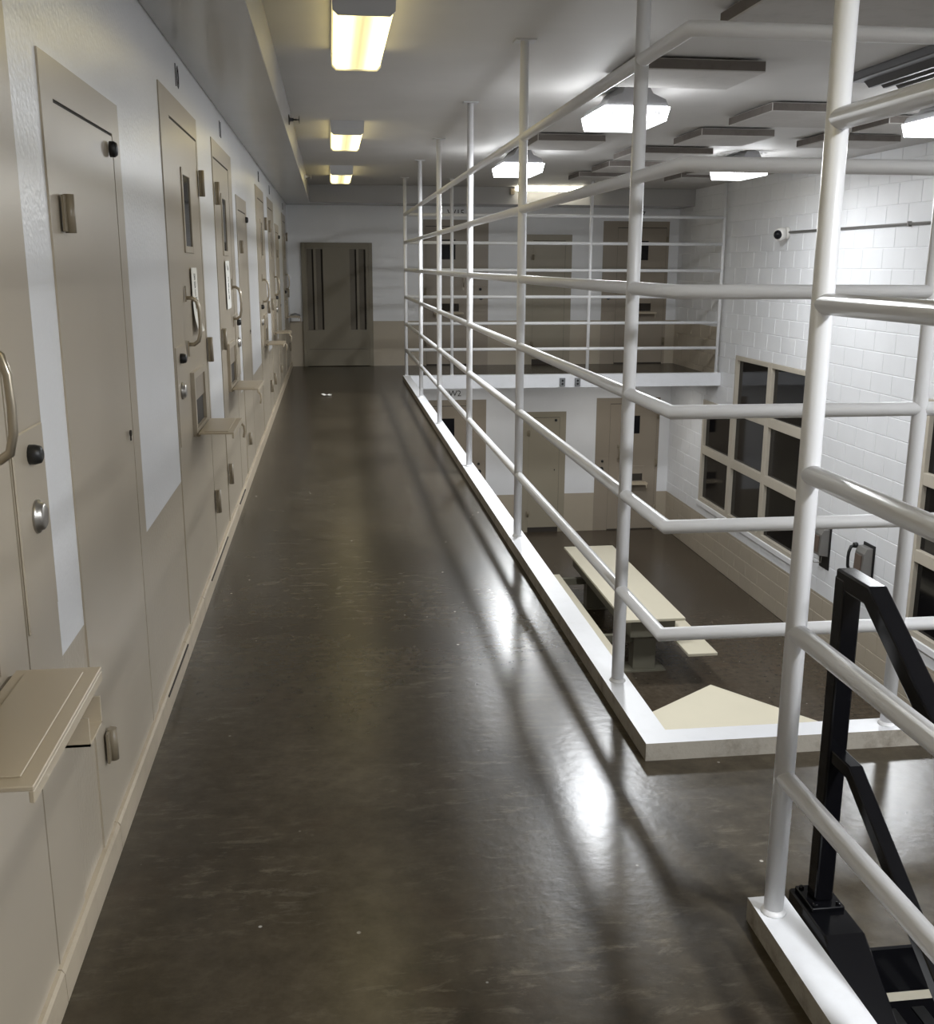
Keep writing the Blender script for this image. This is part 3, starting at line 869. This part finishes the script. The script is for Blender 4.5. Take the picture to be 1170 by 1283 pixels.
# table set askew below the near curb
r = thing('dayroom_table', (3.85, 7.55, ZL), 'cream table set askew on the lower floor, its corner showing above the near curb', 'table', 'dayroom tables')
r.rotation_euler = (0, 0, 0)
ax = Vector((0.81, 0.585, 0)); ay = Vector((0.505, -0.863, 0)); ay = (ay - ax * ay.dot(ax)).normalized()
apex = Vector((3.973, 8.453, 0))
T = lambda u, v, z: apex - ax * u + ay * v + Vector((0, 0, z))
zt = ZL + 0.75
mb = MB(T); mb.box(0, 1.25, 0, 1.25, zt - 0.035, zt); mb.build('tabletop', M['tabletop'], r, bevel=0.004)
mb = MB(T); mb.box(0.55, 0.70, 0.55, 0.70, ZL + 0.012, zt - 0.035); mb.build('pedestal', M['tablebase'], r)
mb = MB(T); mb.box(0.35, 0.90, 0.35, 0.90, ZL, ZL + 0.014); mb.build('foot_plate', M['tablebase'], r)
picnic_table(3.35, 4.05, 4.05, 5.6, [(2.90, 3.22, 4.0, 5.6), (4.18, 4.50, 4.0, 5.6)], 'cream steel table below the landing, glimpsed through the stair treads')

# ================================================================== wall phones, camera, conduit
def phone(y0, y1, z0, z1, label):
    yc = (y0 + y1) / 2
    r = thing('wall_phone', (XR, yc, z0), label, 'phone', 'inmate phones on the block wall')
    mb = MB(); mb.box(XR - 0.012, XR, y0, y1, z0, z1); mb.build('backplate', M['blackmatte'], r, bevel=0.002)
    zb0, zb1 = z0 + 0.16, z1 - 0.03
    mb = MB(); mb.prism([(XR - 0.012, zb0), (XR - 0.13, zb0 + 0.02), (XR - 0.115, zb1 - 0.06), (XR - 0.085, zb1), (XR - 0.012, zb1)], 'y', y0 + 0.02, y1 - 0.03)
    bd = sub(mb.build('body', M['phonegrey'], r, bevel=0.004), r)
    mb = MB(); mb.box(XR - 0.134, XR - 0.120, y0 + 0.05, y1 - 0.06, zb0 + 0.05, zb1 - 0.08); fp = mb.build('faceplate', M['phonebrown'], bd)
    # handset hung on the far side of the body
    yh = y1 + 0.012
    mb = MB()
    mb.tube([(XR - 0.10, yh, zb1 - 0.015), (XR - 0.145, yh, zb1 - 0.03), (XR - 0.165, yh, zb1 - 0.09), (XR - 0.170, yh, zb1 - 0.15), (XR - 0.165, yh, zb0 + 0.09), (XR - 0.145, yh, zb0 + 0.04), (XR - 0.10, yh, zb0 + 0.03)], 0.017, 10)
    for zz in (zb1 - 0.015, zb0 + 0.03): mb.lathe((XR - 0.115, yh, zz), (1, 0, 0), [(0, 0.030), (0.03, 0.032), (0.04, 0.028)], 12)
    mb.build('handset', M['blackmatte'], r)
    mb = MB(); mb.box(XR - 0.06, XR - 0.012, y1 - 0.03, yh, zb1 - 0.10, zb1 - 0.06); mb.build('cradle', M['phonegrey'], r)
    mb = MB(); mb.tube([(XR - 0.11, yh, zb0 + 0.02), (XR - 0.12, yh, zb0 - 0.06), (XR - 0.09, y1 - 0.03, zb0 - 0.11), (XR - 0.05, yc, zb0 - 0.09), (XR - 0.04, yc, zb0 + 0.005)], 0.006, 8); mb.build('cord', M['steel'], r)
phone(10.94, 11.17, -1.85, -1.335, 'black and grey wall phone left of the other, nearer the window grid')
phone(9.96, 10.20, -1.82, -1.295, 'black and grey wall phone just above the black handrail')

r = thing('security_camera', (XR, 12.80, 2.0), 'small white security camera with dark lens high on the block wall', 'camera')
mb = MB(); mb.lathe((XR, 12.72, 1.99), (-1, 0, 0), [(0, 0.075), (0.03, 0.075), (0.045, 0.06)], 20); mb.build('base', M['camwhite'], r)
d = Vector((-0.75, -0.55, -0.12)).normalized()
c0 = Vector((XR - 0.06, 12.74, 1.985))
mb = MB(); mb.lathe(c0 - d * 0.03, d, [(0, 0.035), (0.02, 0.072), (0.09, 0.080), (0.13, 0.074), (0.15, 0.055)], 20); bd = sub(mb.build('body', M['camwhite'], r), r)
mb = MB(); mb.lathe(c0 + d * 0.118, d, [(0, 0.056), (0.015, 0.052), (0.035, 0.03), (0.042, 0.008)], 18); mb.build('lens', M['glassdark'], bd)
r = thing('conduit', (XR, 10.6, 2.0), 'thin grey conduit running along the block wall from the security camera', 'conduit')
mb = MB(); mb.tube([(XR - 0.018, 12.66, 2.0), (XR - 0.018, 8.0, 2.0), (XR - 0.018, 5.0, 2.0)], 0.014, 10); mb.build('pipe', M['phonegrey'], r)
for y in (11.4, 9.9, 8.4):
    mb = MB(); mb.box(XR - 0.036, XR, y - 0.012, y + 0.012, 1.975, 2.025); mb.build('strap', M['phonegrey'], r)

# outlet boxes on the far slab edge
for x, lab in ((3.885, 'left one of two grey outlet boxes on the far white slab edge'), (4.108, 'right one of two grey outlet boxes on the far white slab edge')):
    r = thing('outlet_box', (x + 0.04, FY0, -0.10), lab, 'outlet', 'outlet boxes on the far slab edge')
    mb = MB(); mb.box(x, x + 0.080, FY0 - 0.03, FY0, -0.108, 0.012); mb.build('box', M['junction'], r, bevel=0.003)
    mb = MB(); mb.box(x + 0.006, x + 0.074, FY0 - 0.034, FY0 - 0.03, -0.102, 0.006); cp = sub(mb.build('cover_plate', M['junction'], r), r)
    mb = MB(); mb.lathe((x + 0.04, FY0 - 0.034, -0.025), (0, -1, 0), [(0, 0.017), (0.003, 0.016)], 12); mb.lathe((x + 0.04, FY0 - 0.034, -0.072), (0, -1, 0), [(0, 0.017), (0.003, 0.016)], 12); mb.build('socket', M['blackmatte'], cp)

# paper strips taped to two cell doors
def strip(y, z0, z1, wdt, letters, label, curl):
    r = thing('paper_sign', (0.011, y, z0), label, 'sign', 'paper strips on cell doors')
    mb = MB(); n = 10
    L = []
    for i in range(n + 1):
        t = i / n
        z = z1 + (z0 - z1) * t
        out = 0.0115 + (curl * max(0, t - 0.55) ** 2)
        yy = y + 0.02 * t
        L.append((mb.p(out, yy - wdt / 2, z), mb.p(out, yy + wdt / 2, z), mb.p(out + 0.0012, yy - wdt / 2, z), mb.p(out + 0.0012, yy + wdt / 2, z)))
    for A, B in zip(L, L[1:]):
        mb.face([A[0], A[1], B[1], B[0]]); mb.face([A[2], B[2], B[3], A[3]])
        mb.face([A[0], B[0], B[2], A[2]]); mb.face([A[1], A[3], B[3], B[1]])
    mb.face([L[0][0], L[0][2], L[0][3], L[0][1]]); mb.face([L[-1][0], L[-1][1], L[-1][3], L[-1][2]])
    mb.build('sheet', M['paper'], r)
    for i, ch in enumerate(letters):
        if ch == ' ': continue
        t = (i + 1.2) / (len(letters) + 2.2)
        z = z1 + (z0 - z1) * t
        out = 0.0132 + (curl * max(0, t - 0.55) ** 2)
        text_mesh('letter', ch, 0.045, mapper((out, y + 0.02 * t, z), YP, XP), M['ink'], r, ux=1.5, depth=0.0004)
strip(5.085, 1.285, 1.58, 0.20, 'HUIWMI', 'white paper strip of lettering curling off the nearer of two lettered doors', 0.10)
strip(6.745, 1.325, 1.615, 0.25, 'A SBBA', 'flat white paper strip of lettering on the farther of two lettered doors', 0.0)

# white lump of pipework and box at the foot of the white end wall, by the double door
r = thing('wall_bracket', (0.08, YE, 0.80), 'small white wall fixture with a dark grey loop left of the wide corridor end door', 'fixture')
mb = MB(); mb.box(0.02, 0.165, YE - 0.07, YE, 0.715, 0.775); mb.build('shelf', M['white'], r, bevel=0.006)
mb = MB(); mb.tube([(0.02, YE - 0.02, 0.80), (0.03, YE - 0.09, 0.82), (0.09, YE - 0.11, 0.835), (0.15, YE - 0.09, 0.815), (0.158, YE - 0.02, 0.79)], 0.014, 8); mb.build('loop', M['greyhouse'], r)  # dark grey curved tube above the white shelf

# litter
def scrap(x, y, s, rz, label, m):
    r = thing('paper_scrap', (x, y, 0), label, 'litter', 'scraps of litter on the walkway')
    rr = random.Random(int(x * 1000 + y * 77))
    mb = MB(); n = 5
    g = [[mb.p(x + s * (i / (n - 1) - 0.5) * math.cos(rz) - s * 0.5 * (j / 2 - 0.5) * math.sin(rz), y + s * (i / (n - 1) - 0.5) * math.sin(rz) + s * 0.5 * (j / 2 - 0.5) * math.cos(rz), 0.002 + rr.random() * s * 0.22) for j in range(3)] for i in range(n)]
    for i in range(n - 1):
        for j in range(2): mb.face([g[i][j], g[i + 1][j], g[i + 1][j + 1], g[i][j + 1]])
    o = mb.build('sheet', m, r)
    md = o.modifiers.new('thick', 'SOLIDIFY'); md.thickness = 0.0015; md.offset = 1
scrap(0.56, 13.03, 0.13, 0.2, 'crumpled white paper scrap far down the walkway floor', M['paper'])
